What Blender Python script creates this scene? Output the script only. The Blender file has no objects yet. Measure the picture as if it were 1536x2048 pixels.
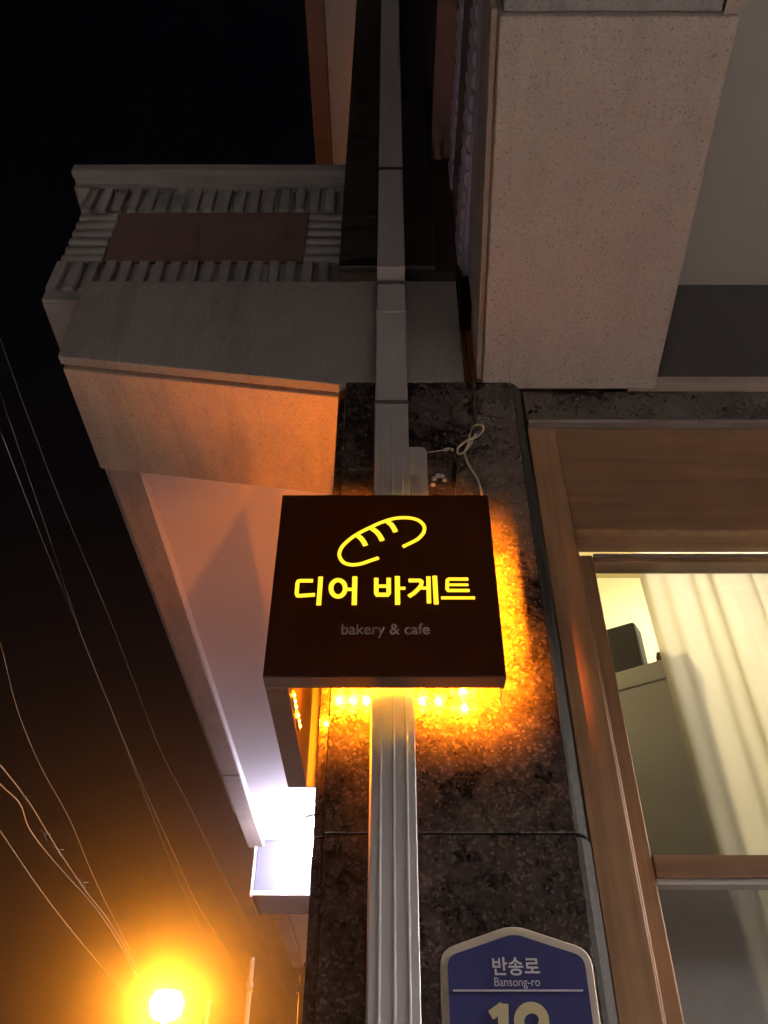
import bpy, bmesh, math, random
from mathutils import Vector, Matrix
random.seed(7)
S = bpy.context.scene
COL = S.collection

# ------------------------------------------------------------------ camera
H = 1.6                      # eye height; builders below give z relative to the eye
F, CX, CY = 1680.0, 777.0, 1024.0
TH = math.atan2(1430.0, 1680.0)
ct, st = math.cos(TH), math.sin(TH)
cam = bpy.data.cameras.new('camera')
cam.sensor_fit = 'VERTICAL'; cam.sensor_height = 24.0
cam.lens = 24.0 * F / 2048.0
cam.shift_x = -(CX - 768.0) / 2048.0
cam.clip_start = 0.02; cam.clip_end = 500
co = bpy.data.objects.new('camera', cam); COL.objects.link(co)
co.location = (0, 0, H); co.rotation_euler = (math.pi / 2 + TH, 0, 0)
S.camera = co

# ------------------------------------------------------------------ world, night sky
W = bpy.data.worlds.new('World'); S.world = W; W.use_nodes = True
nt = W.node_tree; nt.nodes.clear()
sk = nt.nodes.new('ShaderNodeTexSky'); sk.sky_type = 'NISHITA'; sk.sun_disc = False
sk.sun_elevation = math.radians(27); sk.sun_rotation = math.radians(92)
bgn = nt.nodes.new('ShaderNodeBackground'); bgn.inputs[1].default_value = 0.0002
wo = nt.nodes.new('ShaderNodeOutputWorld')
nt.links.new(sk.outputs[0], bgn.inputs[0]); nt.links.new(bgn.outputs[0], wo.inputs[0])

# ------------------------------------------------------------------ dim directional street light
sun = bpy.data.lights.new('sun', 'SUN'); sun.energy = 5.0; sun.angle = math.radians(12); sun.color = (1.0, 0.89, 0.84)
so = bpy.data.objects.new('sun', sun); COL.objects.link(so)
d = Vector((-math.cos(math.radians(27)), 0.042, -math.sin(math.radians(27))))
so.rotation_euler = d.to_track_quat('-Z', 'Y').to_euler(); so.location = (6, 0, 12)

# ------------------------------------------------------------------ exposure and render settings
vs = S.view_settings
vs.view_transform = 'Standard'; vs.look = 'None'; vs.exposure = 1.75; vs.gamma = 1.0; vs.use_curve_mapping = False
S.cycles.use_denoising = True
S.cycles.max_bounces = 6; S.cycles.diffuse_bounces = 3; S.cycles.glossy_bounces = 2
S.cycles.use_adaptive_sampling = True; S.cycles.adaptive_threshold = 0.02
S.cycles.transparent_max_bounces = 12; S.cycles.volume_bounces = 0
S.cycles.sample_clamp_indirect = 2.0; S.cycles.sample_clamp_direct = 0
S.cycles.caustics_reflective = False; S.cycles.caustics_refractive = False
S.cycles.use_light_tree = False

# ------------------------------------------------------------------ helpers
def P(px, py, Y):
    """photo pixel -> point (z relative to the eye) on the plane at distance Y"""
    u = (px - CX) / F; v = (CY - py) / F
    k = Y / (ct - v * st)
    return Vector((u * k, Y, (st + v * ct) * k))
def PZ(px, py, z):
    u = (px - CX) / F; v = (CY - py) / F
    k = z / (st + v * ct)
    return Vector((u * k, (ct - v * st) * k, z))

class MB:
    def __init__(s): s.v = []; s.f = []; s.smooth = []
    def add(s, vs_, fs, smooth=False):
        o = len(s.v); s.v += [tuple(p) for p in vs_]
        s.f += [tuple(i + o for i in f) for f in fs]; s.smooth += [smooth] * len(fs); return s
    def hexa(s, a):   # 4 bottom (ccw from above), 4 top
        return s.add(a, [(3, 2, 1, 0), (4, 5, 6, 7), (0, 1, 5, 4), (1, 2, 6, 5), (2, 3, 7, 6), (3, 0, 4, 7)])
    def box(s, x0, x1, y0, y1, z0, z1):
        return s.hexa([(x0, y0, z0), (x1, y0, z0), (x1, y1, z0), (x0, y1, z0), (x0, y0, z1), (x1, y0, z1), (x1, y1, z1), (x0, y1, z1)])
    def prism_z(s, prof, z0, z1, smooth=False):   # ccw profile in xy
        n = len(prof)
        vs_ = [(x, y, z0) for x, y in prof] + [(x, y, z1) for x, y in prof]
        fs = [tuple(range(n - 1, -1, -1)), tuple(range(n, 2 * n))] + [(i, (i + 1) % n, n + (i + 1) % n, n + i) for i in range(n)]
        return s.add(vs_, fs, smooth)
    def prism_y(s, prof, y0, y1):   # profile in xz, ccw seen from -Y
        n = len(prof)
        vs_ = [(x, y0, z) for x, z in prof] + [(x, y1, z) for x, z in prof]
        fs = [tuple(range(n)), tuple(range(2 * n - 1, n - 1, -1))] + [((i + 1) % n, i, n + i, n + (i + 1) % n) for i in range(n)]
        return s.add(vs_, fs)
    def prism_x(s, prof, x0, x1):   # profile in yz
        n = len(prof)
        vs_ = [(x0, y, z) for y, z in prof] + [(x1, y, z) for y, z in prof]
        fs = [tuple(range(n - 1, -1, -1)), tuple(range(n, 2 * n))] + [(i, (i + 1) % n, n + (i + 1) % n, n + i) for i in range(n)]
        return s.add(vs_, fs)
    def tube(s, pts, r, n=8, cap=True):
        pts = [Vector(p) for p in pts]; rings = []
        for i, p in enumerate(pts):
            t = (pts[min(i + 1, len(pts) - 1)] - pts[max(i - 1, 0)]).normalized()
            a = t.cross(Vector((0.31, 0.2, 0.93))).normalized(); b = t.cross(a)
            rr = r[i] if isinstance(r, (list, tuple)) else r
            rings.append([p + a * rr * math.cos(2 * math.pi * k / n) + b * rr * math.sin(2 * math.pi * k / n) for k in range(n)])
        vs_ = [q for R in rings for q in R]
        fs = [(i * n + k, i * n + (k + 1) % n, (i + 1) * n + (k + 1) % n, (i + 1) * n + k) for i in range(len(pts) - 1) for k in range(n)]
        if cap: fs += [tuple(range(n - 1, -1, -1)), tuple((len(pts) - 1) * n + k for k in range(n))]
        return s.add(vs_, fs, True)
    def lathe(s, c, prof, n=20):    # prof (r, dz) list around vertical axis at c
        vs_ = [(c[0] + r * math.cos(2 * math.pi * k / n), c[1] + r * math.sin(2 * math.pi * k / n), c[2] + z) for r, z in prof for k in range(n)]
        fs = [(i * n + k, i * n + (k + 1) % n, (i + 1) * n + (k + 1) % n, (i + 1) * n + k) for i in range(len(prof) - 1) for k in range(n)]
        return s.add(vs_, fs, True)
    def build(s, name, mat, parent=None, bevel=0, seg=2, label=None, kind=None, origin=None):
        me = bpy.data.meshes.new(name)
        og = Vector(origin) if origin is not None else Vector((0, 0, 0))
        me.from_pydata([(x - og.x, y - og.y, z + H - og.z) for x, y, z in s.v], [], s.f)
        for p, sm in zip(me.polygons, s.smooth): p.use_smooth = sm
        bm = bmesh.new(); bm.from_mesh(me)
        bmesh.ops.recalc_face_normals(bm, faces=bm.faces)
        if bevel:
            bmesh.ops.remove_doubles(bm, verts=bm.verts, dist=1e-6)
            bmesh.ops.bevel(bm, geom=list(bm.edges), offset=bevel, segments=seg, profile=0.5, affect='EDGES', clamp_overlap=True)
        bm.to_mesh(me); bm.free()
        me.materials.append(mat)
        o = bpy.data.objects.new(name, me); COL.objects.link(o); o.location = og
        adopt(o, parent)
        if label: o['label'] = label
        if kind: o['kind'] = kind
        return o

def adopt(o, parent):
    if parent is not None:
        o.parent = parent
        # parents are never rotated; children are given in world coordinates
        o.matrix_parent_inverse = Matrix.Translation(-parent.location)
def tag(o, label, cat, group=None):
    o['label'] = label; o['category'] = cat
    if group: o['group'] = group
    return o
def thing(name, loc, label, cat, group=None):
    o = bpy.data.objects.new(name, None); COL.objects.link(o); o.empty_display_size = 0.1
    o.location = loc
    return tag(o, label, cat, group)
def dup(o, parent, dx=0, dy=0, dz=0):
    c = o.copy(); COL.objects.link(c); c.location = o.location + Vector((dx, dy, dz)); return c

# ------------------------------------------------------------------ materials
def newmat(name):
    m = bpy.data.materials.new(name); m.use_nodes = True
    n = m.node_tree; b = n.nodes['Principled BSDF']; return m, n, b
def N(n, t, **kw):
    x = n.nodes.new('ShaderNode' + t)
    for k, v in kw.items(): setattr(x, k, v)
    return x
def objco(n, scale=(1, 1, 1)):
    tc = N(n, 'TexCoord'); mp = N(n, 'Mapping'); mp.inputs['Scale'].default_value = scale
    geo = N(n, 'NewGeometry')
    n.links.new(geo.outputs['Position'], mp.inputs[0]); return mp.outputs[0]
def ramp(n, fac, stops):
    r = N(n, 'ValToRGB'); e = r.color_ramp.elements
    while len(e) < len(stops): e.new(0.5)
    for i, (p, c) in enumerate(stops):
        e[i].position = p; e[i].color = (*c, 1) if len(c) == 3 else c
    n.links.new(fac, r.inputs[0]); return r.outputs[0]
def noise(n, co_, scale, detail=4, rough=0.6):
    x = N(n, 'TexNoise'); x.inputs['Scale'].default_value = scale; x.inputs['Detail'].default_value = detail
    x.inputs['Roughness'].default_value = rough
    n.links.new(co_, x.inputs['Vector']); return x.outputs[0]
def mix(n, a, b, fac, blend='MIX'):
    x = N(n, 'Mix', data_type='RGBA', blend_type=blend)
    for s_, v in ((x.inputs[6], a), (x.inputs[7], b)):
        if isinstance(v, (tuple, list)): s_.default_value = (*v, 1)
        else: n.links.new(v, s_)
    if isinstance(fac, (int, float)): x.inputs[0].default_value = fac
    else: n.links.new(fac, x.inputs[0])
    return x.outputs[2]
def bump(n, b, h, strength=0.3, dist=0.002):
    x = N(n, 'Bump'); x.inputs['Strength'].default_value = strength; x.inputs['Distance'].default_value = dist
    n.links.new(h, x.inputs['Height']); n.links.new(x.outputs[0], b.inputs['Normal'])

def speckled(name, base, dark, rough=0.75, amt=0.40, scale=1.0, streak=0.25):
    m, n, b = newmat(name); c = objco(n)
    f = noise(n, c, 190 * scale, 3, 0.7); s1 = ramp(n, f, [(0.30, dark), (0.46, base), (0.70, tuple(min(1, x * 1.18) for x in base))])
    v = N(n, 'TexVoronoi'); v.inputs['Scale'].default_value = 85 * scale; n.links.new(c, v.inputs['Vector'])
    dots = ramp(n, v.outputs['Distance'], [(0.12, (1, 1, 1)), (0.20, (0, 0, 0))])
    rnd = ramp(n, v.outputs['Color'], [(amt, (0, 0, 0)), (amt + 0.03, (1, 1, 1))])
    both = mix(n, dots, rnd, 1.0, 'MULTIPLY')
    c2 = mix(n, s1, tuple(x * 0.45 for x in dark), both)
    big = noise(n, c, 2.6, 5, 0.65)
    stain = ramp(n, big, [(0.35, (1 - streak,) * 3), (0.62, (1, 1, 1))])
    cs = objco(n, (9, 1.3, 1.3)); st2 = ramp(n, noise(n, cs, 1.0, 6, 0.7), [(0.36, (1 - streak * 1.2,) * 3), (0.5, (1, 1, 1))])
    c3 = mix(n, mix(n, c2, stain, 1.0, 'MULTIPLY'), st2, 0.8, 'MULTIPLY')
    n.links.new(c3, b.inputs['Base Color']); b.inputs['Roughness'].default_value = rough
    bump(n, b, f, 0.35, 0.0012); return m
def plaster(name, base, var=0.12, rough=0.85):
    m, n, b = newmat(name); c = objco(n)
    f = noise(n, c, 3.2, 6, 0.62); c1 = ramp(n, f, [(0.3, tuple(x * (1 - var) for x in base)), (0.65, base)])
    g = noise(n, c, 160, 3); n.links.new(c1, b.inputs['Base Color']); b.inputs['Roughness'].default_value = rough
    bump(n, b, g, 0.25, 0.0008); return m
def granite(name, cdark, cmid, clight, rough=0.2, grain=1.0):
    m, n, b = newmat(name); c = objco(n)
    f = noise(n, c, 75 * grain, 9, 0.78)
    base = ramp(n, f, [(0.40, cdark), (0.56, cmid), (0.78, clight)])
    v = N(n, 'TexVoronoi'); v.inputs['Scale'].default_value = 210 * grain; n.links.new(c, v.inputs['Vector'])
    sp = N(n, 'SeparateColor'); n.links.new(v.outputs['Color'], sp.inputs[0])
    fleck = ramp(n, sp.outputs[0], [(0.80, (0, 0, 0)), (0.90, (0.7, 0.7, 0.7))])
    c1 = mix(n, base, clight, fleck)
    big = noise(n, c, 9, 4, 0.6)
    c2 = mix(n, c1, ramp(n, big, [(0.35, (0.55,) * 3), (0.65, (1.25,) * 3)]), 1.0, 'MULTIPLY')
    n.links.new(c2, b.inputs['Base Color'])
    n.links.new(ramp(n, sp.outputs[1], [(0, (rough,) * 3), (1, (rough + 0.14,) * 3)]), b.inputs['Roughness'])
    wob = noise(n, c, 30, 3); bump(n, b, wob, 0.10, 0.0012); return m
def plain(name, base, rough=0.5, metal=0.0, var=0.18, scale=9, bmp=0.0):
    m, n, b = newmat(name); c = objco(n)
    f = noise(n, c, scale, 5); n.links.new(ramp(n, f, [(0.3, tuple(x * (1 - var) for x in base)), (0.7, base)]), b.inputs['Base Color'])
    b.inputs['Roughness'].default_value = rough; b.inputs['Metallic'].default_value = metal
    if bmp: bump(n, b, noise(n, c, 220, 3), bmp, 0.0008)
    return m
def wood(name, a, b_, axis='z', rough=0.42):
    m, n, b = newmat(name)
    sc = {'z': (34, 34, 1.6), 'x': (1.6, 34, 34)}[axis]
    c = objco(n, sc); f = noise(n, c, 1.0, 7, 0.68)
    c2 = objco(n); g = noise(n, c2, 4, 3)
    s1 = ramp(n, f, [(0.28, b_), (0.5, a), (0.75, tuple(x * 1.25 for x in a))])
    s2 = mix(n, s1, ramp(n, g, [(0.35, (0.72,) * 3), (0.65, (1.06,) * 3)]), 1.0, 'MULTIPLY')
    n.links.new(s2, b.inputs['Base Color']); b.inputs['Roughness'].default_value = rough
    bump(n, b, f, 0.12, 0.0008); return m
def emit(name, col, strength):
    m, n, b = newmat(name); n.nodes.remove(b)
    e = N(n, 'Emission'); e.inputs[0].default_value = (*col, 1); e.inputs[1].default_value = strength
    n.links.new(e.outputs[0], n.nodes['Material Output'].inputs[0]); return m

M = {}
M['stone'] = speckled('beige_stone', (0.64, 0.575, 0.51), (0.30, 0.26, 0.22), streak=0.16)
M['stone_g'] = speckled('grey_stone', (0.175, 0.163, 0.145), (0.09, 0.083, 0.074), amt=0.8, streak=0.25)
M['stone_r'] = speckled('warm_stone', (0.40, 0.33, 0.27), (0.22, 0.17, 0.14), amt=0.8)
M['stone_b'] = speckled('brown_stone', (0.27, 0.205, 0.165), (0.15, 0.11, 0.09), amt=0.6)
M['ribc'] = plaster('ribbed_concrete', (0.22, 0.21, 0.195), 0.35)
M['panel'] = plain('brown_stucco', (0.095, 0.050, 0.040), 0.9, bmp=0.6, var=0.3)
M['plaster'] = plaster('white_plaster', (0.60, 0.56, 0.57), 0.08)
M['lilac'] = plaster('lilac_plaster', (0.46, 0.42, 0.54), 0.15)
M['sofg'] = plaster('grey_plaster', (0.60, 0.575, 0.51), 0.08)
M['granite'] = granite('brown_granite', (0.018, 0.014, 0.013), (0.040, 0.031, 0.027), (0.090, 0.070, 0.060), 0.06, 1.0)
M['granite_e'] = plain('sawn_granite', (0.030, 0.028, 0.025), 0.7, var=0.5, scale=70, bmp=0.3)
M['beampaint'] = plaster('cross_beam_paint', (0.085, 0.085, 0.11), 0.15)
M['darkstone'] = plain('dark_stone', (0.026, 0.024, 0.022), 0.55, var=0.25, scale=14)
for k_ in ('granite_e',): M[k_].node_tree.nodes['Principled BSDF'].inputs['Specular IOR Level'].default_value = 0.08
M['darkmetal'] = plain('dark_brown_cladding', (0.020, 0.016, 0.013), 0.5, var=0.3, scale=6)
M['darkmetal2'] = plain('brown_cladding', (0.050, 0.034, 0.026), 0.55, var=0.3, scale=6)
M['redwood'] = plain('red_brown_paint', (0.11, 0.050, 0.036), 0.6, var=0.3)
M['joint'] = plain('mortar', (0.16, 0.14, 0.12), 0.9)
M['pvc'] = plain('ivory_plastic', (0.56, 0.545, 0.53), 0.6, var=0.10, scale=5)
M['pvc'].node_tree.nodes['Principled BSDF'].inputs['Specular IOR Level'].default_value = 0.2
M['black'] = plain('black_rubber', (0.015, 0.014, 0.013), 0.5)
M['woodz'] = wood('window_wood_upright', (0.25, 0.135, 0.062), (0.15, 0.077, 0.034), 'z')
M['woodx'] = wood('window_wood_cross', (0.19, 0.10, 0.046), (0.11, 0.055, 0.025), 'x')
M['alu'] = plain('pale_metal', (0.55, 0.53, 0.49), 0.35, 0.6, var=0.1)
M['white'] = plain('white_paint', (0.72, 0.70, 0.66), 0.6, var=0.06)
M['cream'] = plain('cream_wall', (0.82, 0.73, 0.43), 0.85, var=0.04)
M['greyw'] = plain('grey_board', (0.66, 0.66, 0.68), 0.7, var=0.12, scale=3)
M['pave'] = plain('pavement', (0.58, 0.555, 0.54), 0.85, var=0.35, scale=5, bmp=0.5)
M['road'] = plain('asphalt', (0.05, 0.05, 0.05), 0.9, var=0.3, scale=30, bmp=0.6)
M['signbox'] = plain('sign_side_paint', (0.030, 0.017, 0.012), 0.45, var=0.15)
M['cable_w'] = plain('white_cable', (0.50, 0.46, 0.40), 0.5)
M['cable_d'] = plain('grey_cable', (0.035, 0.033, 0.031), 0.8)
M['silicone'] = plain('silicone', (0.65, 0.63, 0.6), 0.4)
M['plateblue'] = plain('plate_blue', (0.016, 0.018, 0.082), 0.4, var=0.08)
M['platerim'] = plain('plate_rim', (0.48, 0.42, 0.33), 0.45, var=0.08)
M['platetext'] = plain('plate_white', (0.62, 0.60, 0.58), 0.5)
M['platenum'] = plain('plate_number', (0.56, 0.48, 0.27), 0.5)
M['tagline'] = plain('tagline_paint', (0.88, 0.76, 0.70), 0.6)
M['steel'] = plain('galvanised', (0.35, 0.34, 0.32), 0.45, 0.5)
M['amber'] = emit('amber_led', (1.0, 0.36, 0.012), 420)
M['amber'].cycles.emission_sampling = 'NONE'
M['letter'] = emit('lit_letter', (1.0, 0.56, 0.022), 0.56)
M['sheet'] = emit('face_glow_sheet', (1.0, 0.36, 0.03), 0.035); M['sheet'].cycles.emission_sampling = 'NONE'
M['cool'] = emit('cool_lamp', (0.80, 0.77, 1.0), 95)
M['warm'] = emit('room_lamp', (1.0, 0.89, 0.70), 15.5)
M['sodium'] = emit('street_lamp_glow', (1.0, 0.30, 0.018), 780)

# sign face: dark brown, made translucent so an added glow imitates lens glare
m, n, b = newmat('sign_face'); b.inputs['Base Color'].default_value = (0.024, 0.010, 0.006, 1); b.inputs['Roughness'].default_value = 0.42
tr = N(n, 'BsdfTranslucent'); tr.inputs[0].default_value = (0.55, 0.32, 0.10, 1)
mx = N(n, 'MixShader'); mx.inputs[0].default_value = 0.5
n.links.new(b.outputs[0], mx.inputs[1]); n.links.new(tr.outputs[0], mx.inputs[2]); n.links.new(mx.outputs[0], n.nodes['Material Output'].inputs[0])
M['face'] = m
# clear glass
def glass(name, tint, rough, film):
    m, n, b = newmat(name); n.nodes.remove(b); c = objco(n)
    t = N(n, 'BsdfTransparent'); t.inputs[0].default_value = (*tint, 1)
    g = N(n, 'BsdfGlossy'); g.inputs['Roughness'].default_value = rough
    d_ = N(n, 'BsdfDiffuse'); d_.inputs[0].default_value = (0.80, 0.81, 0.80, 1)
    dirt = N(n, 'Math', operation='MULTIPLY'); n.links.new(ramp(n, noise(n, c, 7, 6, 0.7), [(0.3, (0.8,) * 3), (0.75, (1.0,) * 3)]), dirt.inputs[0]); dirt.inputs[1].default_value = film
    y = N(n, 'MixShader'); n.links.new(dirt.outputs[0], y.inputs[0]); n.links.new(t.outputs[0], y.inputs[1]); n.links.new(d_.outputs[0], y.inputs[2])
    fr = N(n, 'Fresnel'); fr.inputs[0].default_value = 1.45
    x = N(n, 'MixShader'); n.links.new(fr.outputs[0], x.inputs[0]); n.links.new(y.outputs[0], x.inputs[1]); n.links.new(g.outputs[0], x.inputs[2])
    n.links.new(x.outputs[0], n.nodes['Material Output'].inputs[0]); return m
M['glass2'] = glass('frosted_glass', (0.93, 0.95, 0.95), 0.10, 0.52)
M['glass'] = glass('window_glass', (0.94, 0.95, 0.93), 0.02, 0.06)
# sheer curtain
m, n, b = newmat('sheer_curtain'); b.inputs['Base Color'].default_value = (0.82, 0.80, 0.76, 1); b.inputs['Roughness'].default_value = 0.9
tr = N(n, 'BsdfTranslucent'); tr.inputs[0].default_value = (0.78, 0.75, 0.69, 1)
tp = N(n, 'BsdfTransparent')
mx = N(n, 'MixShader'); mx.inputs[0].default_value = 0.95
n.links.new(b.outputs[0], mx.inputs[1]); n.links.new(tr.outputs[0], mx.inputs[2])
mx2 = N(n, 'MixShader'); mx2.inputs[0].default_value = 0.16
n.links.new(mx.outputs[0], mx2.inputs[1]); n.links.new(tp.outputs[0], mx2.inputs[2]); n.links.new(mx2.outputs[0], n.nodes['Material Output'].inputs[0])
M['curtain'] = m

# ================================================================== SETTING
g = MB().box(-39, 14, -14, 54, -2.2, -1.75).build('ground', M['road'], kind='structure')
MB().box(-2.6, 13.9, -9.0, 53.9, -1.745, -1.6).build('pavement', M['pave'], kind='structure', bevel=0.02)

# ================================================================== CAFE BUILDING
D = 1.38
B = thing('cafe_building', (0.1, D, 0), 'two-storey cafe building with brown granite pilaster, stone balconies and lit wooden window', 'building')

# granite pilaster: polished slabs with recessed joints
pil = MB().box(-0.103, 0.303, D + 0.012, 1.74, -1.6, 1.595).build('pilaster', M['joint'], B)
for z0, z1 in ((-1.6, -0.452), (-0.449, 0.486), (0.489, 1.598)):
    MB().box(-0.105, 0.3046, D, D + 0.03, z0, z1).build('granite_slab', M['granite'], pil, bevel=0.0012, seg=1)
    MB().prism_z([(-0.125, 1.404), (-0.107, 1.394), (-0.107, 1.74), (-0.125, 1.74)], z0, z1).build('edge_stone', M['granite'], pil, bevel=0.0015, seg=1)
    prof = [(0.3052, D + 0.0006), (0.314, D + 0.003), (0.325, D + 0.014), (0.334, D + 0.032), (0.336, D + 0.06), (0.3052, D + 0.06)]
    dx = 0.0 if z0 < 0.48 else -0.003
    MB().prism_z([(x + (dx if x > 0.31 else 0), y) for x, y in prof], z0, z1 - 0.004).build('edge_stone', M['granite_e'], pil)

# side wall along the passage
MB().box(-0.05, 0.30, 1.74, 8.6, -1.6, 1.753).build('side_wall', M['darkstone'], B)

# wall above the window
MB().box(0.3366, 3.2, 1.41, 1.60, 1.492, 1.598).build('granite_band', M['granite'], B, bevel=0.001, seg=1)
MB().box(0.34, 3.2, 1.404, 1.43, 1.478, 1.489).build('window_trim', M['alu'], B)
MB().box(0.60, 3.2, 1.385, 1.42, 1.600, 1.626).build('stone_ledge', M['stone_r'], B, bevel=0.002)
MB().box(0.60, 3.2, 1.408, 1.60, 1.628, 2.10).build('dark_wall_panel', M['darkstone'], B)
# wall beside and under the window, upper floor core, roof
MB().box(2.05, 3.2, 1.41, 1.62, -1.6, 1.476).build('wall_end', M['granite'], B)
MB().box(0.3366, 2.05, 1.43, 1.62, -1.6, -0.62).build('window_apron', M['granite'], B)
MB().box(-0.13, 3.2, 1.62, 8.6, 2.20, 5.2).build('upper_wall', M['plaster'], B)
MB().box(-0.13, 3.2, 1.55, 1.62, 2.12, 5.2).build('upper_front_wall', M['darkmetal2'], B)

# ---- soffit right
MB().box(0.655, 3.2, 0.20, 1.407, 2.05, 2.10).build('soffit', M['sofg'], B)
# ---- cantilever beam right of the sign (underside tilts a little)
def beam(x0n, x1n, x0f, x1f, yn, yf, zn, zf, ztn, ztf):
    return MB().hexa([(x0n, yn, zn), (x1n, yn, zn), (x1f, yf, zf), (x0f, yf, zf), (x0n, yn, ztn), (x1n, yn, ztn), (x1f, yf, ztf), (x0f, yf, ztf)])
bmr = beam(0.2014, 0.635, 0.235, 0.666, 0.5755, 1.40, 1.665, 1.595, 2.08, 2.08).build('balcony_beam', M['stone'], B, bevel=0.0035)
beam(0.1875, 0.2008, 0.2205, 0.2340, 0.572, 1.39, 1.692, 1.622, 1.89, 1.84).build('side_slab', M['stone_r'], bmr, bevel=0.003)
beam(0.195, 0.2010, 0.2260, 0.2340, 0.572, 1.375, 1.893, 1.843, 2.078, 2.078).build('plaster_side', M['lilac'], bmr)
MB().box(0.208, 0.606, 0.542, 0.574, 1.682, 2.078).build('end_slab', M['stone_g'], bmr, bevel=0.003)
MB().prism_y([(0.608, 1.676), (0.634, 1.676), (0.634, 1.70), (0.612, 1.705)], 0.546, 0.575).build('drip_lip', M['stone_r'], bmr)

# ---- left fascia and haunch
fz = lambda x: 1.70 + (x + 0.848) / (0.743) * (1.587 - 1.70)
fas = MB().prism_y([(-0.848, 1.70), (-0.105, 1.587), (-0.10, 1.602), (0.19, 1.602), (0.19, 2.03), (-0.856, 2.03)], D, D + 0.028).build('fascia', M['stone_g'], B, bevel=0.003)
MB().prism_y([(-0.845, 1.725), (-0.10, 1.615), (-0.10, 2.03), (-0.85, 2.03)], D + 0.028, 1.424).build('drip_groove', M['stone_r'], fas)
MB().prism_y([(-0.848, 1.700), (-0.108, 1.588), (-0.108, 2.03), (-0.848, 2.03)], 1.424, 1.80).build('haunch_slab', M['stone_r'], fas, bevel=0.004)

# ---- edge beam in stones, passage soffit, far cross beam
eb = MB().box(-0.826, -0.747, 1.802, 8.1, 1.722, 2.0).build('edge_beam', M['joint'], B)
ys = [1.802, 2.545, 3.31, 4.04, 4.80, 5.09]
for y0, y1 in list(zip(ys, ys[1:])) + [(5.48, 6.2), (6.2, 6.95), (6.95, 7.7), (7.7, 8.1)]:
    MB().box(-0.832, -0.743, y0 + 0.0015, y1 - 0.0015, 1.713 + random.uniform(-.002, .002), 1.80).build('edge_stone', M['stone_b'], eb, bevel=0.003)
    MB().box(-0.7428, -0.737, y0 + 0.001, y1 - 0.001, 1.716, 1.80).build('trim_strip', M['white'], eb)
MB().box(-0.7365, -0.05, 1.80, 5.066, 1.753, 1.80).build('passage_soffit', M['plaster'], B)
MB().box(-0.7365, -0.05, 5.48, 8.1, 1.753, 1.80).build('passage_soffit', M['plaster'], B)
cb = MB().box(-0.775, -0.05, 5.07, 5.47, 1.445, 1.80).build('cross_beam', M['beampaint'], B, bevel=0.006)
MB().box(-0.79, -0.776, 5.06, 5.47, 1.43, 1.80).build('end_trim', M['stone_r'], cb)
MB().box(-0.79, -0.05, 5.055, 5.0695, 1.44, 1.462).build('drip_bead', M['white'], cb)

# ---- parapets with ribbed bands
def parapet_front():
    x0, x1, yf = -1.003, -0.1395, 1.45
    pr = MB().box(x0, x1, yf + 0.014, 1.62, 2.04, 2.67).build('parapet', M['ribc'], B)
    MB().box(x0, x0 + 0.15, 1.62, 5.4, 2.04, 2.67).build('parapet_return', M['ribc'], pr)
    MB().box(x0 + 0.15, 0.0, 1.62, 8.1, 2.04, 2.12).build('balcony_floor', M['stone_g'], pr)
    MB().box(x0, x1, yf, yf + 0.014, 2.04, 2.086).build('base_band', M['ribc'], pr, bevel=0.003)
    ribm = None
    for zc, h in ((2.160, 0.142), (2.593, 0.136)):
        k = 0; x = x0 + 0.014; first = None
        while x < x1 - 0.02:
            if first is None:
                mb = MB(); pf = [(-0.0175, 0.0), (-0.0150, -0.019), (0.0150, -0.019), (0.0175, 0.0)]
                mb.prism_z(pf, -h / 2 - H, h / 2 - H)
                first = mb.build('rib', M['ribc'], pr, bevel=0.002, seg=1); first.location = (x, yf + 0.0138, zc + H)
                r0 = first
            else:
                r0 = dup(first, pr); r0.location = (x + random.uniform(-.0015, .0015), yf + 0.0138 + random.uniform(-.0015, .0015), zc + H)
            x += 0.0497
    for xa, xb in ((x0 + 0.002, -0.876), (-0.258, x1 - 0.002)):
        first = None
        for k in range(6):
            z = 2.262 + k * 0.0472
            if first is None:
                mb = MB(); w = (xb - xa) / 2
                mb.prism_x([(0.0, -0.0185 - H), (-0.009, -0.0165 - H), (-0.013, -0.008 - H), (-0.013, 0.008 - H), (-0.009, 0.0165 - H), (0.0, 0.0185 - H)][::-1], -w, w)
                first = mb.build('rib', M['ribc'], pr, bevel=0.002, seg=1); first.location = ((xa + xb) / 2, yf + 0.0138, z + H)
            else:
                q = dup(first, pr); q.location = ((xa + xb) / 2, yf + 0.0138 + random.uniform(-.001, .001), z + H)
    MB().box(-0.874, -0.260, yf + 0.004, yf + 0.013, 2.238, 2.520).build('stucco_panel', M['panel'], pr, bevel=0.002)
    MB().prism_x([(1.45, 2.672), (1.45, 2.700), (1.425, 2.700), (1.425, 2.690), (1.40, 2.690), (1.40, 2.735), (1.66, 2.735), (1.66, 2.672)][::-1], x0 - 0.06, x1 - 0.001).build('cornice', M['ribc'], pr, bevel=0.002, seg=1)
    MB().box(x0 - 0.06, x0 + 0.2, 1.662, 5.4, 2.69, 2.735).build('cornice_return', M['ribc'], pr)
parapet_front()
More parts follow.
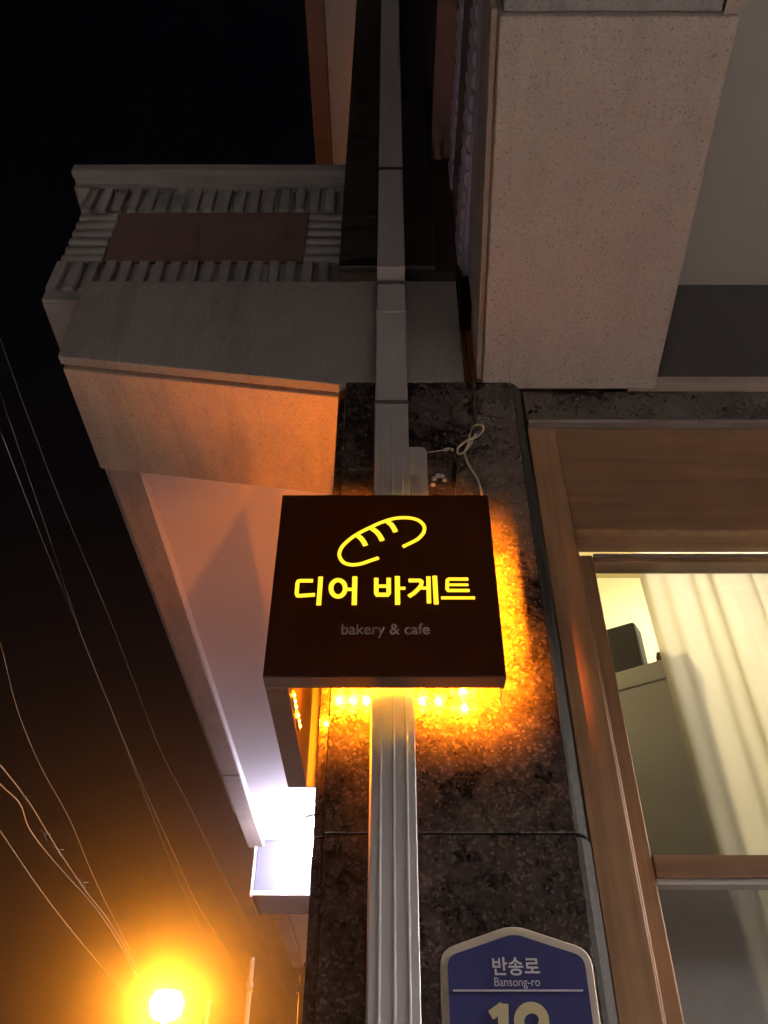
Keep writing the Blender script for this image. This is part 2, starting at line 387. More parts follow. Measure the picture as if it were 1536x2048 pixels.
def parapet_side():
    xf, y0, y1 = 0.200, 0.30, 1.40
    pr = MB().box(xf + 0.010, 0.36, y0, y1, 2.082, 2.67).build('parapet', M['lilac'], B)
    for zc, h in ((2.163, 0.150), (2.593, 0.136)):
        first = None; y = y0 + 0.02
        while y < y1 - 0.02:
            if first is None:
                mb = MB(); pf = [(0.0, -0.0235), (-0.008, -0.021), (-0.0135, -0.012), (-0.0125, 0.008), (-0.006, 0.019), (0.0, 0.0235)]
                mb.prism_z(pf[::-1], -h / 2 - H, h / 2 - H)
                first = mb.build('rib', M['lilac'], pr, bevel=0.0025, seg=1); first.location = (xf + 0.0098, y, zc + H)
            else:
                q = dup(first, pr); q.location = (xf + 0.0098 + random.uniform(-.001, .001), y, zc + H)
            y += 0.0497
    MB().box(xf + 0.004, xf + 0.009, y0, y1, 2.25, 2.515).build('stucco_panel', M['panel'], pr)
    MB().prism_y([(0.20, 2.672), (0.20, 2.695), (0.176, 2.695), (0.176, 2.688), (0.142, 2.688), (0.142, 2.735), (0.40, 2.735), (0.40, 2.672)][::-1], y0, 1.36).build('cornice', M['redwood'], pr)
    MB().box(0.362, 3.2, 0.30, 1.40, 2.105, 2.18).build('balcony_floor', M['stone_g'], pr)
    MB().box(0.362, 3.2, 0.24, 0.36, 2.185, 2.67).build('parapet_return', M['ribc'], pr)
parapet_side()
MB().box(0.42, 3.2, 0.36, 1.545, 2.74, 5.19).build('sun_blocker', M['darkmetal2'], B)  # unseen block added to keep the sun lamp off the upper pipe

# ---- dark clad pier above the pilaster and eaves far up
pier = MB().box(-0.139, 0.131, 1.341, 1.55, 2.043, 5.2).build('pier', M['darkmetal'], B, bevel=0.002)
MB().box(0.1315, 0.205, 1.385, 1.548, 2.046, 5.2).build('pier_return', M['darkmetal2'], pier)
MB().box(-0.137, 0.188, 1.352, 1.385, 2.032, 2.0425).build('pier_base', M['darkmetal'], pier)
ev = MB().box(-0.296, -0.14, 1.10, 8.6, 4.32, 4.40).build('eaves_soffit', M['plaster'], B)
MB().box(-0.386, -0.297, 1.10, 8.6, 4.30, 4.55).build('eaves_board', M['redwood'], ev, bevel=0.004)
MB().box(-0.295, -0.285, 1.10, 8.6, 4.308, 4.319).build('eaves_trim', M['white'], ev)
MB().box(-0.386, 3.2, 1.10, 8.6, 5.2, 5.3).build('roof', M['darkstone'], B)

# ================================================================== WINDOW (part of the building)
win = MB().box(0.3366, 0.4035, 1.42, 1.50, -0.62, 1.476).build('window', M['woodz'], B, bevel=0.002)
MB().box(0.4037, 2.05, 1.4215, 1.50, 1.157, 1.476).build('head_board', M['woodx'], win, bevel=0.002)
MB().box(0.4037, 2.05, 1.418, 1.440, 1.1545, 1.1605).build('head_bead', M['woodz'], win, bevel=0.001)
MB().box(1.98, 2.05, 1.42, 1.50, -0.62, 1.1535).build('jamb', M['woodz'], win, bevel=0.002)
MB().box(0.404, 0.424, 1.478, 1.4995, -0.62, 1.1535).build('jamb_bead', M['woodz'], win, bevel=0.003)
MB().box(0.404, 0.458, 1.50, 1.545, -0.60, 1.150).build('sash_stile', M['woodz'], win, bevel=0.003)
MB().box(1.93, 1.98, 1.50, 1.545, -0.60, 1.150).build('sash_stile', M['woodz'], win, bevel=0.003)
MB().box(0.4585, 1.93, 1.5005, 1.545, 1.130, 1.1465).build('sash_rail', M['woodx'], win, bevel=0.002)
MB().box(0.4585, 1.93, 1.495, 1.500, 1.1435, 1.1500).build('glazing_strip', M['alu'], win)
MB().box(0.4585, 1.93, 1.498, 1.545, 0.4544, 0.4936).build('transom', M['woodx'], win, bevel=0.003)
MB().box(0.4585, 1.93, 1.500, 1.530, 0.444, 0.4538).build('glazing_strip', M['white'], win)
MB().box(0.404, 1.98, 1.50, 1.545, -0.62, -0.56).build('sash_rail', M['woodx'], win, bevel=0.003)
MB().box(0.4565, 1.932, 1.528, 1.532, 0.49, 1.134).build('pane', M['glass'], win)
MB().box(0.4565, 1.932, 1.532, 1.536, -0.565, 0.446).build('pane', M['glass2'], win)

# room behind the window (shell of the building)
MB().box(0.30, 3.2, 2.60, 2.66, -1.6, 1.884).build('room_back_wall', M['cream'], B)
MB().box(0.30, 3.2, 1.625, 2.66, 1.886, 1.95).build('room_ceiling', M['cream'], B)
MB().box(0.345, 0.375, 1.625, 2.60, -1.6, 1.884).build('room_side_wall', M['cream'], B)
MB().box(3.1, 3.15, 1.625, 2.60, -1.6, 1.884).build('room_side_wall', M['cream'], B)
MB().box(0.345, 3.2, 1.56, 1.62, 1.478, 2.05).build('room_lintel', M['cream'], B)
MB().box(0.30, 3.2, 1.46, 2.66, -1.598, -1.59).build('room_floor', M['woodx'], B)

# ================================================================== THINGS IN THE ROOM
lamp = thing('ceiling_lamp', (1.12, 2.08, 1.88 + H), 'round warm ceiling lamp in the room behind the wooden window', 'lamp')
MB().lathe((1.12, 2.08, 1.885), [(0.001, 0), (0.24, 0), (0.24, -0.03), (0.23, -0.03)], 28).build('lamp_base', M['white'], lamp)
MB().lathe((1.12, 2.08, 1.885), [(0.228, -0.03), (0.21, -0.07), (0.13, -0.095), (0.001, -0.1)], 28).build('lamp_shade', M['warm'], lamp)

def curtain(name, x0t, x0b, x1, y, zt, zb, pitch, amp, seed):
    rnd = random.Random(seed); nx, nz = 150, 16; vs_, fs = [], []
    ph = [rnd.uniform(0, 6.28) for _ in range(5)]
    for j in range(nz + 1):
        t = j / nz; z = zt + (zb - zt) * t
        for i in range(nx + 1):
            u = i / nx; x = x0t + (x1 - x0t) * u + (x0b - x0t) * t * (1 - u) 
            w = (u + 0.012 * math.sin(11 * u + ph[3]) + 0.02 * math.sin(5.3 * u + ph[4])) * (x1 - x0t) / pitch * 6.283
            yy = y + amp * (math.sin(w + 0.5 * math.sin(w * 0.37 + ph[0]) + 0.4 * t) * (0.75 + 0.25 * math.sin(w * 0.31 + ph[1])) + 0.35 * math.sin(2.3 * w + ph[2] + t)) * (0.8 + 0.35 * t)
            vs_.append((x, yy, z))
    for j in range(nz):
        for i in range(nx):
            a = j * (nx + 1) + i; fs.append((a, a + 1, a + nx + 2, a + nx + 1))
    return MB().add(vs_, fs, True).build(name, M['curtain'])
tag(curtain('curtain', 0.585, 0.66, 1.85, 1.625, 1.46, -1.55, 0.125, 0.022, 3), 'sheer white curtain hanging in soft folds behind the wooden window', 'curtain')

cab = thing('tall_cabinet', (0.60, 1.85, 0), 'tall pale grey cabinet standing behind the left edge of the window pane', 'cabinet')
def rotq(a, b_, th_):   # panel from a to b (xy) with thickness th_ going back
    a = Vector(a); b_ = Vector(b_); t = (b_ - a).normalized(); nn = Vector((-t.y, t.x)) * th_
    return [tuple(a), tuple(b_), tuple(b_ + nn), tuple(a + nn)]
q = rotq((0.402, 1.930), (0.70, 1.734), 0.02)
MB().prism_z(q, -1.59, 0.985).build('front_panel', M['greyw'], cab, bevel=0.002)
q = rotq((0.398, 1.928), (0.704, 1.727), 0.13)
MB().prism_z(q, 0.987, 1.035).build('top_board', M['greyw'], cab, bevel=0.002)
q = rotq((0.41, 1.952), (0.71, 1.753), 0.10)
MB().prism_z(q, -1.59, 0.984).build('carcass', M['greyw'], cab)
spk = MB(); a0 = P(1216, 1290, 1.97); 
spk.prism_z(rotq((0.560, 1.90), (0.640, 1.852), 0.06), 1.036, 1.205)
tag(spk.build('speaker', M['black'], None, bevel=0.008), 'dark box-shaped speaker standing on the tall cabinet inside the window', 'speaker')
bx = MB().prism_z(rotq((0.664, 1.825), (0.692, 1.807), 0.04), 1.036, 1.085)
bx.prism_z(rotq((0.670, 1.835), (0.682, 1.827), 0.015), 1.0852, 1.10)
tag(bx.build('ornament', M['redwood'], None, bevel=0.004), 'small dark ornament on the cabinet top next to the curtain edge', 'ornament')

# ================================================================== DOWNPIPE
dp = thing('downpipe', (0.007, 1.32, 0), 'long ivory ribbed plastic downpipe running up the pilaster behind the lit sign', 'pipe')
def pipe_profile(y0, depth):
    xl, xr = -0.0312, 0.0448; w = xr - xl
    front = [(xl, y0 + 0.004), (xl + 0.003, y0)]
    for fr in (0.23, 0.52, 0.80):
        xc = xl + w * fr
        front += [(xc - 0.0026, y0), (xc - 0.0012, y0 - 0.0005), (xc + 0.0012, y0 - 0.0005), (xc + 0.0026, y0)]
    front += [(xr - 0.0012, y0), (xr, y0 + 0.0015), (xr, y0 + depth), (xl, y0 + depth)]
    return front
MB().prism_z(pipe_profile(1.322, 0.052), -1.6, 1.5172).build('pipe_section', M['pvc'], dp)
MB().prism_z([(x * 0.985 + 0.0001, y) for x, y in pipe_profile(1.3235, 0.05)], 1.5176, 1.952).build('pipe_section', M['pvc'], dp)
MB().prism_z([(x * 0.97 + 0.0002, y) for x, y in pipe_profile(1.2835, 0.05)], 1.9525, 5.2).build('pipe_section', M['pvc'], dp)
MB().box(-0.0325, 0.0462, 1.3195, 1.379, 1.806, 1.814).build('pipe_collar', M['pvc'], dp, bevel=0.002)
for z, y in ((1.459, 1.3175), (2.478, 1.2785), (1.936, 1.3175)):
    MB().box(-0.0335, 0.047, y, y + 0.056, z - 0.004, z + 0.004).build('strap', M['black'], dp, bevel=0.0015)
MB().tube([(0.046, 1.32, 1.936), (0.055, 1.315, 1.931), (0.068, 1.32, 1.927)], 0.003, 6).build('strap_tail', M['black'], dp)
sd = MB().prism_y([(0.0457, 0.45), (0.0853, 0.45), (0.0853, 1.318), (0.0835, 1.328), (0.078, 1.335), (0.0457, 1.335)], 1.342, 1.3795)
sdt = thing('cable_duct', (0.065, 1.36, 0.5 + H), 'short ivory cable duct with rounded top beside the downpipe above the sign', 'duct')
MB().prism_y([(0.0457, 0.95), (0.0853, 0.95), (0.0853, 1.318), (0.0835, 1.328), (0.078, 1.335), (0.0457, 1.335)], 1.342, 1.3795).build('duct_body', M['pvc'], sdt, bevel=0.002)
MB().box(0.064, 0.0665, 1.3405, 1.3425, 0.95, 1.334).build('duct_seam', M['pvc'], sdt)

# ================================================================== LIT SIGN, wraps round the pilaster corner
sg = thing('illuminated_sign', (0, 1.27, 0.70 + H), 'square dark brown bakery sign with glowing yellow loaf and letters, lit amber behind', 'sign')
X0, X1, Y0, Y1, Z0, Z1, YB = -0.211, 0.198, 1.25, 1.289, 0.702, 1.109, 1.717
MB().box(X0 + .0012, X1 - .0012, Y0, Y0 + 0.002, Z0 + .0012, Z1 - .0012).build('face_panel', M['face'], sg)
fr_ = MB()
fr_.box(X0, X1, Y0 + 0.0025, Y1, Z0, Z0 + 0.003)
fr_.build('bottom_edge', M['signbox'], sg)
MB().box(X0, X1, Y0 + 0.0025, Y1, Z1 - 0.003, Z1).build('top_edge', M['signbox'], sg)
MB().box(X1 - 0.003, X1, Y0 + 0.0025, Y1 + 0.010, Z0 + 0.0032, Z1 - 0.0032).build('side_edge', M['signbox'], sg)  # rear lip lengthened to keep LED light off the window jamb
MB().box(X0, X0 + 0.003, Y0 + 0.0025, Y1, Z0 + 0.0032, Z1 - 0.0032).build('side_edge', M['signbox'], sg)
MB().box(X0 + 0.0032, X1 - 0.0032, Y1 - 0.033, Y1 - 0.030, Z0 + 0.0032, Z1 - 0.0032).build('back_panel', M['signbox'], sg)
MB().box(X0, X0 + 0.039, Y1 + 0.0005, YB, Z0, Z1).build('return_panel', M['signbox'], sg, bevel=0.001, seg=1)
MB().box(X0 + 0.0395, -0.126, YB - 0.004, YB, Z0, Z1).build('end_plate', M['signbox'], sg)
for z in (0.80, 1.03):
    MB().box(0.085, 0.100, Y1 - 0.0295, D, z, z + 0.015).build('bracket', M['steel'], sg)
# added glowing sheet behind the face, stands in for lens glare
MB().box(X0 + 0.004, X1 - 0.004, Y0 + 0.0045, Y0 + 0.0052, Z0 + 0.004, Z1 - 0.004).build('face_glow_sheet', M['sheet'], sg)
# LED modules behind, facing the wall
LED_W = 16.0
def led_module(pts, nrm, tilt=(0, 0, 0), gain=1.0, cone=126):
    c = sum((Vector(p) for p in pts), Vector()) / 3
    nrm = Vector(nrm); dr = (Vector(pts[2]) - Vector(pts[0])).normalized(); sd_ = nrm.cross(dr)
    b0 = MB()
    def slab(o, hl, hw, d0, d1):
        vs_ = [o + dr * a * hl + sd_ * bb * hw + nrm * d for d in (d0, d1) for a, bb in ((-1, -1), (1, -1), (1, 1), (-1, 1))]
        return vs_
    b0.hexa(slab(c, 0.0265, 0.007, 0.0, 0.004))
    base = b0.build('led_module', M['white'], sg)
    L = bpy.data.lights.new('led_light', 'SPOT'); L.energy = LED_W * gain; L.color = (1.0, 0.225, 0.004); L.shadow_soft_size = 0.0025; L.spot_size = math.radians(cone); L.spot_blend = 1.0
    lo = bpy.data.objects.new('led_light', L); COL.objects.link(lo); lo.location = c + nrm * 0.0075 + Vector((0, 0, H)); lo.rotation_euler = (nrm + Vector(tilt)).to_track_quat('-Z', 'Y').to_euler(); adopt(lo, sg)
    for p in pts:
        e = MB(); vs_ = [Vector(p) + nrm * 0.0046 + (dr * math.cos(k * math.pi / 3) + sd_ * math.sin(k * math.pi / 3)) * 0.0028 for k in range(6)]
        vs_.append(Vector(p) + nrm * 0.0058)
        e.add(vs_, [(k, (k + 1) % 6, 6) for k in range(6)]).build('led', M['amber'], base)
yb = Y1 - 0.0295
for x in (-0.096, -0.070, -0.0435, 0.067, 0.098):
    led_module([(x, yb, z) for z in (0.807, 0.785, 0.763)], (0, 1, 0))
for z in (0.805, 0.770):
    led_module([(x, yb, z) for x in (0.126, 0.147, 0.169)], (0, 1, 0))
for z in (0.84, 0.89, 0.94, 0.99, 1.04):
    led_module([(x, yb, z) for x in (0.153, 0.167, 0.181)], (0, 1, 0))
for x in (-0.11, -0.05, 0.11):
    led_module([(x, yb, z) for z in (1.085, 1.064, 1.043)], (0, 1, 0))
for z in (0.88, 0.97):
    led_module([(x, yb, z) for x in (-0.13, -0.11, -0.09)], (0, 1, 0))
xl = X0 + 0.0396
for z, yy in ((0.718, 1.345), (0.722, 1.43), (1.085, 1.36), (0.90, 1.40)):
    led_module([(xl, yy + k * 0.022, z) for k in range(3)], (1, 0, 0), (0, 0.1, -0.5), 0.45 if z < 0.8 else 0.2, 110)
for yy in (1.44, 1.52, 1.60):
    led_module([(-0.1256, yy + k * 0.022, 1.090) for k in range(3)], (-1, 0, 0), (0.7, -0.22, 1.1), 0.12, 84)
# loose wire ends under the right corner
wi = MB(); wi.tube([(0.190, 1.285, 0.705), (0.192, 1.288, 0.690), (0.189, 1.287, 0.676), (0.193, 1.286, 0.668)], 0.0011, 6).build('wire_end', M['black'], sg)

def ribbon(mb, pts, w, y, close=False):
    """flat stroke on the plane y from crop coordinates, mitred"""
    k = 420.0 / 1536.0
    Q = [P(560 + a * k, 1000 + b_ * k, Y0) for a, b_ in pts]
    Q = [Vector((q_.x, q_.z)) for q_ in Q]
    sc = (P(700, 1180, Y0) - P(699, 1180, Y0)).length
    hw = w * k * sc / 2; nq = len(Q); L_, R_ = [], []
    for i in range(nq):
        a = Q[i - 1] if (i or close) else None; c = Q[(i + 1) % nq] if (i < nq - 1 or close) else None
        d1 = (Q[i] - a).normalized() if a is not None else None; d2 = (c - Q[i]).normalized() if c is not None else None
        if d1 is None: d1 = d2
        if d2 is None: d2 = d1
        n1 = Vector((-d1.y, d1.x)); n2 = Vector((-d2.y, d2.x)); mm = (n1 + n2).normalized(); s_ = hw / max(0.5, mm.dot(n1))
        L_.append(Q[i] + mm * s_); R_.append(Q[i] - mm * s_)
    t = 0.0012
    vs_ = [(p.x, y, p.y) for p in L_] + [(p.x, y, p.y) for p in R_] + [(p.x, y + t, p.y) for p in L_] + [(p.x, y + t, p.y) for p in R_]
    fs = []
    for i in range(nq if close else nq - 1):
        j = (i + 1) % nq
        fs += [(i, j, nq + j, nq + i), (2 * nq + i, 2 * nq + j, j, i), (nq + i, nq + j, 3 * nq + j, 3 * nq + i)]
    mb.add(vs_, fs)
def smooth(pts, n=8):
    out = []
    for i in range(len(pts) - 1):
        p0 = Vector(pts[max(i - 1, 0)]); p1 = Vector(pts[i]); p2 = Vector(pts[i + 1]); p3 = Vector(pts[min(i + 2, len(pts) - 1)])
        for k in range(n):
            t = k / n
            out.append(tuple(0.5 * ((2 * p1) + (p2 - p0) * t + (2 * p0 - 5 * p1 + 4 * p2 - p3) * t * t + (3 * p1 - p0 - 3 * p2 + p3) * t ** 3)))
    out.append(tuple(pts[-1])); return out
yl = Y0 - 0.0012
lf = MB()
ribbon(lf, smooth([(722, 424), (660, 445), (590, 468), (520, 475), (462, 455), (434, 405), (450, 350), (500, 297), (570, 248), (660, 202), (740, 166), (830, 138), (920, 131), (1000, 145), (1050, 185), (1052, 235), (1010, 285), (950, 318), (896, 344)]), 27, yl)
ribbon(lf, smooth([(568, 262), (592, 282), (612, 308), (628, 338)]), 38, yl - 0.0003)
ribbon(lf, smooth([(668, 208), (700, 230), (728, 262), (750, 302)]), 38, yl - 0.0003)
ribbon(lf, smooth([(786, 162), (812, 180), (832, 208), (846, 238)]), 38, yl - 0.0003)
lf.build('loaf_emblem', M['letter'], sg)
def letter(strokes):
    mb = MB(); off = 0
    for pts, w, *cl in strokes:
        ribbon(mb, pts, w, yl - off, bool(cl)); off += 0.0002
    return mb.build('letter', M['letter'], sg)
def arc(cx, cy, rx, ry, n=28): return [(cx + rx * math.cos(2 * math.pi * k / n), cy + ry * math.sin(2 * math.pi * k / n)) for k in range(n)]
letter([([(242, 592), (150, 592), (135, 596), (128, 610), (122, 685), (128, 700), (145, 702), (256, 694)], 29), ([(298, 563), (283, 774)], 34)])
letter([(arc(425, 647, 52, 60), 34, 1), ([(476, 655), (540, 655)], 26), ([(548, 562), (543, 772)], 37)])
letter([([(704, 572), (704, 682), (712, 694), (785, 694), (795, 682), (795, 572)], 33), ([(716, 632), (784, 632)], 26), ([(858, 560), (860, 770)], 37), ([(872, 648), (917, 648)], 24)])
letter([([(940, 590), (1022, 590), (1036, 600), (1032, 625), (1012, 652), (980, 682), (940, 708)], 30), ([(1034, 646), (1078, 646)], 24), ([(1085, 562), (1090, 760)], 32), ([(1131, 558), (1143, 768)], 35)])
letter([([(1377, 580), (1236, 580), (1224, 588), (1222, 650), (1232, 663), (1386, 663)], 26), ([(1230, 622), (1377, 622)], 21), ([(1178, 718), (1426, 718)], 23)])

def text(body, px0, px1, py_base, py_top, Y, mat, name, parent, depth=0.0002, extra=0.0, bold=0.0):
    cu = bpy.data.curves.new(name, 'FONT'); cu.body = body; cu.size = 1.0; cu.align_x = 'LEFT'; cu.offset = bold
    tmp = bpy.data.objects.new('tmp_text', cu); COL.objects.link(tmp)
    bpy.context.view_layer.update()
    dg = bpy.context.evaluated_depsgraph_get()
    me = bpy.data.meshes.new_from_object(tmp.evaluated_get(dg))
    bpy.data.objects.remove(tmp)
    xs = [v.co.x for v in me.vertices]; ys_ = [v.co.y for v in me.vertices]
    x0, x1, y0, y1 = min(xs), max(xs), min(ys_), max(ys_)
    a = P(px0, (py_base + py_top) / 2, Y); b_ = P(px1, (py_base + py_top) / 2, Y)
    zb = P(px0, py_base, Y).z; zt = P(px0, py_top, Y).z
    for v in me.vertices:
        v.co = Vector((a.x + (v.co.x - x0) / (x1 - x0) * (b_.x - a.x), Y, zb + (v.co.y - y0) / (y1 - y0) * (zt - zb) + H))
    bm = bmesh.new(); bm.from_mesh(me)
    bmesh.ops.recalc_face_normals(bm, faces=bm.faces)
    r = bmesh.ops.extrude_face_region(bm, geom=list(bm.faces))
    for e in r['geom']:
        if isinstance(e, bmesh.types.BMVert): e.co.y -= depth
    bm.to_mesh(me); bm.free()
    for p_ in me.polygons: p_.use_smooth = False
    me.materials.clear(); me.materials.append(mat)
    o = bpy.data.objects.new(name, me); COL.objects.link(o); adopt(o, parent); return o
text('bakery & cafe', 683, 859, 1276, 1247, Y0 - 0.0003, M['tagline'], 'tagline', sg, bold=0.004)

# ================================================================== NUMBER PLATE
pl = thing('number_plate', (0.187, 1.37, 0.1 + H), 'blue five-sided house number plate with pale rim on the granite pilaster', 'plate')
def pent(x0, x1, zb, zs, za, r):
    c = [(x0, zb), (x1, zb), (x1, zs), ((x0 + x1) / 2, za), (x0, zs)]
    out = []
    for i, p in enumerate(c):
        a = Vector(c[i - 1]); b_ = Vector(c[(i + 1) % 5]); p = Vector(p)
        pa = p + (a - p).normalized() * r; pb = p + (b_ - p).normalized() * r
        for k in range(6):
            t = k / 5; out.append(tuple((1 - t) ** 2 * pa + 2 * t * (1 - t) * p + t * t * pb))
    return out
MB().prism_y(pent(0.0755, 0.2985, -0.02, 0.312, 0.347, 0.022), 1.366, 1.3795).build('rim', M['platerim'], pl, bevel=0.001, seg=1)
MB().prism_y(pent(0.0865, 0.2875, -0.009, 0.303, 0.334, 0.014), 1.3645, 1.3675).build('face', M['plateblue'], pl)
YT = 1.3640
text('반송로', 985, 1079, 1951, 1914, YT, M['platetext'], 'street_name', pl, bold=0.018)
text('Bansong-ro', 989, 1080, 1978, 1955, YT, M['platetext'], 'street_name', pl, bold=0.0)
a, c = P(906, 1981, YT), P(1166, 1981, YT)
MB().box(a.x, c.x, YT - 0.0004, YT + 0.0003, a.z - 0.0012, a.z + 0.0012).build('divider', M['platetext'], pl)
def stroke(mb, pts, w, y):
    Q = [P(a_, b_, YT) for a_, b_ in pts]; hw = w / 2; nq = len(Q); L_, R_ = [], []
    for i in range(nq):
        d1 = (Q[i] - Q[max(i - 1, 0)]); d2 = (Q[min(i + 1, nq - 1)] - Q[i]); dd = (d1.normalized() + d2.normalized()).normalized()
        nn = Vector((-dd.z, 0, dd.x)); L_.append(Q[i] + nn * hw); R_.append(Q[i] - nn * hw)
    vs_ = [(p.x, y, p.z) for p in L_] + [(p.x, y, p.z) for p in R_] + [(p.x, y + 0.0008, p.z) for p in L_] + [(p.x, y + 0.0008, p.z) for p in R_]
    fs = []
    for i in range(nq - 1): fs += [(i, i + 1, nq + i + 1, nq + i), (2 * nq + i, 2 * nq + i + 1, i + 1, i), (nq + i, nq + i + 1, 3 * nq + i + 1, 3 * nq + i)]
    mb.add(vs_, fs)
dg1 = MB(); stroke(dg1, [(1006, 2007), (1007, 2060), (1008, 2130)], 0.0150, YT - 0.0004); stroke(dg1, [(981, 2031), (1007, 2012)], 0.0125, YT - 0.0007)
dg1.build('digit', M['platenum'], pl)
dg2 = MB(); stroke(dg2, [(1063 + 25 * math.cos(-k * 0.2618), 2041 + 26 * math.sin(-k * 0.2618)) for k in range(0, 25)], 0.0145, YT - 0.0004)
stroke(dg2, smooth([(1088, 2040), (1088, 2070), (1078, 2105), (1050, 2130)]), 0.0145, YT - 0.0007)
dg2.build('digit', M['platenum'], pl)

# ================================================================== CABLES ON THE PILASTER
pts = [P(912, 440, 1.36), P(918, 560, 1.372), P(926, 660, 1.372), P(938, 735, 1.372), P(946, 770, 1.375), P(950, 820, 1.376), P(951, 868, 1.376)]
tag(MB().tube(smooth([tuple(p) for p in pts], 5), 0.0032, 8).build('cable', M['black']), 'dark cable running down the beam corner onto the granite', 'cable')
def loop(pp, Y): return smooth([tuple(P(a, b_, Y + 0.004 * math.sin(i * 1.7))) for i, (a, b_) in enumerate(pp)], 6)
tag(MB().tube(loop([(951, 868), (945, 880), (938, 893), (928, 905), (917, 908), (915, 898), (924, 888), (936, 880), (955, 873), (966, 862), (966, 852), (955, 849), (946, 855), (940, 870), (936, 890), (930, 903), (934, 922), (946, 943), (956, 960), (964, 990)], 1.372), 0.0026, 8).build('cable', M['cable_w']), 'thin white cable knotted in a loop above the sign corner', 'cable')
MB_ = MB().tube(loop([(853, 905), (875, 902), (890, 900)], 1.373), 0.0012, 6)
MB_.tube(loop([(888, 900), (897, 898), (905, 900)], 1.372), 0.004, 8)
tag(MB_.build('string', M['cable_w']), 'short string with a frayed end left over beside the cable duct', 'string')
sl = MB(); 
for (a, b_, r) in ((868, 958, .0065), (876, 952, .0075), (884, 953, .0065), (889, 961, .0055), (866, 970, .006)):
    p = P(a, b_, 1.3795); sl.lathe((p.x, p.y, p.z), [(0.0005, r * 0.8), (r * 0.7, r * 0.55), (r, 0), (r * 0.7, -r * 0.6), (0.0005, -r * 0.85)], 10)
sl.build('x', M['silicone'])
o = bpy.data.objects['x']; o.name = 'sealant_blob'; tag(o, 'white sealant smeared on the granite just above the sign', 'sealant')
tag(MB().tube([tuple(P(912, 925, 1.378)), tuple(P(912, 960, 1.377)), tuple(P(911, 992, 1.377))], 0.0016, 6).build('wire', M['black']), 'thin dark wire dropping straight down behind the sign top', 'wire')

# ================================================================== SOFFIT LAMP IN THE PASSAGE
c = (-0.387, 4.75, 1.7525)
sl = thing('soffit_lamp', (c[0], c[1], c[2] + H), 'round white lamp glaring on the plaster soffit behind the pilaster', 'lamp')
MB().lathe(c, [(0.105, 0), (0.105, -0.012), (0.085, -0.018), (0.080, -0.018)], 32).build('lamp_ring', M['alu'], sl)
MB().lathe(c, [(0.079, -0.016), (0.080, -0.14), (0.055, -0.185), (0.001, -0.20)], 32).build('lamp_glass', M['cool'], sl)

# ================================================================== STREET LAMP, POLES, POWER LINES
LP = P(333, 2010, 19.0)
stl = thing('street_lamp', (LP.x, 19.0, -0.145), 'lit orange street lamp shining far down the street', 'street lamp')
MB().tube([(LP.x, 19, -1.745), (LP.x, 19, LP.z - 0.24)], [0.09, 0.06], 10).build('pole', M['black'], stl)
MB().lathe((LP.x, 19, LP.z), [(0.001, 0.28), (0.15, 0.265), (0.25, 0.222)], 20).build('hood', M['black'], stl)
MB().lathe((LP.x, 19, LP.z), [(0.24, 0.22), (0.33, 0.06), (0.30, -0.13), (0.20, -0.24), (0.08, -0.27)], 20).build('globe', M['sodium'], stl)

def pole(px, pyt, Y, r, label, group=None):
    p = P(px, pyt, Y)
    o = thing('utility_pole', (p.x, Y, -0.145), label, 'pole', group)
    MB().tube([(p.x, Y, -1.745), (p.x, Y, p.z)], r, 10).build('shaft', M['cable_d'], o)
    MB().tube([(p.x, Y, p.z - 0.75), (p.x, Y, p.z - 0.55)], r * 1.3, 10).build('clamp', M['black'], o)
    return o
pole(504, 1915, 23.0, 0.07, 'slim pole catching orange light to the right of the street lamp')
pole(417, 1998, 22.0, 0.05, 'short thin pole close beside the glowing street lamp')

def wire(pp, Y0_, Y1_, r, label):
    n_ = len(pp); pts = [tuple(P(a, b_, Y0_ + (Y1_ - Y0_) * i / (n_ - 1))) for i, (a, b_) in enumerate(pp)]
    return tag(MB().tube(smooth(pts, 6), r, 6).build('power_line', M['cable_d']), label, 'power line', 'power lines over the street')
wire([(-40, 1180), (0, 1285), (35, 1420), (80, 1530), (140, 1640), (190, 1760), (260, 1900)], 8, 18, 0.004, 'thin power line highest at the left picture edge')
b1 = wire([(-60, 1470), (0, 1530), (60, 1608), (110, 1690), (170, 1780), (230, 1860), (300, 1990)], 7, 17, 0.007, 'straight power line of the tied cable pair at left')
b2 = wire([(-60, 1500), (0, 1568), (40, 1608), (60, 1660), (110, 1725), (190, 1815), (240, 1890), (300, 2000)], 7, 17, 0.007, 'sagging power line hanging from the tied cable pair at left')
wire([(-60, 1580), (0, 1662), (70, 1765), (130, 1845), (200, 1930), (260, 2000)], 7, 17, 0.0055, 'lowest power line crossing the bottom left corner')
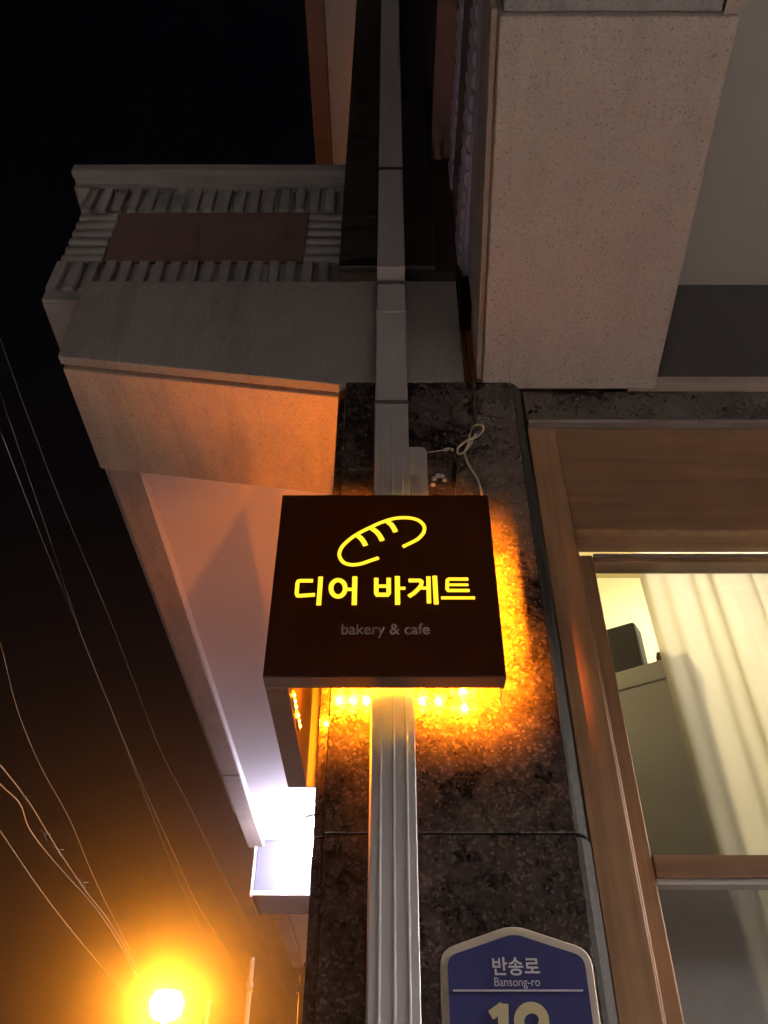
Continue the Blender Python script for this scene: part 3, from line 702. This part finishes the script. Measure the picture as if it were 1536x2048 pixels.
wire([(-40, 560), (40, 790), (120, 1000), (200, 1190), (237, 1282), (319, 1496), (378, 1610), (440, 1740), (500, 1850), (600, 2040), (700, 2240)], 9, 24, 0.0026, 'faint power line nearest to the balcony edge')
wire([(-60, 700), (0, 860), (75, 1055), (150, 1240), (215, 1400), (290, 1580), (350, 1712), (396, 1811), (442, 1884), (480, 1940), (560, 2060), (650, 2200)], 9, 24, 0.003, 'faint power line ending in orange glow above the pole')
wire([(-60, 600), (20, 845), (100, 1080), (170, 1290), (230, 1440), (300, 1620), (370, 1790), (440, 1940), (520, 2110)], 9, 24, 0.0022, 'very faint power line high in the dark sky')
for (a, b_, Y, wh) in ((45, 1592, 8.4, 'topmost'), (88, 1668, 9.6, 'second from the top'), (115, 1700, 10.2, 'third from the top'), (166, 1765, 11.5, 'lowest')):
    p = P(a, b_, Y)
    o = MB().tube([p + Vector((-0.06, 0, 0.05)), p, p + Vector((0.07, 0.02, 0.01))], 0.006, 6).tube([p, p + Vector((0.05, 0, -0.07))], 0.006, 6).build('cable_tie', M['cable_d'])
    tag(o, 'small tie on the left power line pair, ' + wh + ' of four', 'cable tie', 'ties on the cable pair')

# small drain pipe on the far end of the passage wall
p = P(606, 1950, 8.4)
dr = thing('drain_pipe', (p.x, 8.4, 0), 'thin pale drain pipe far back along the passage wall', 'pipe')
MB().tube([(p.x, 8.4, -1.6), (p.x, 8.4, p.z)], 0.03, 8).build('pipe_section', M['cable_w'], dr)
MB().box(p.x - 0.05, p.x + 0.03, 8.36, 8.44, p.z - 0.14, p.z - 0.08).build('bracket', M['cable_w'], dr)

# ================================================================== ADDED HAZE, gives the street lamp a halo like lens bloom
hz, n, b = newmat('bloom_haze'); n.nodes.remove(b)
pv = N(n, 'VolumePrincipled'); pv.inputs['Color'].default_value = (0.9, 0.88, 0.86, 1); pv.inputs['Density'].default_value = 0.0034
pv.inputs['Anisotropy'].default_value = 0.95
n.links.new(pv.outputs[0], n.nodes['Material Output'].inputs['Volume'])
o = MB().box(-40, 15, -15, 55, -3.3, 6.0).build('haze', hz, kind='stuff')
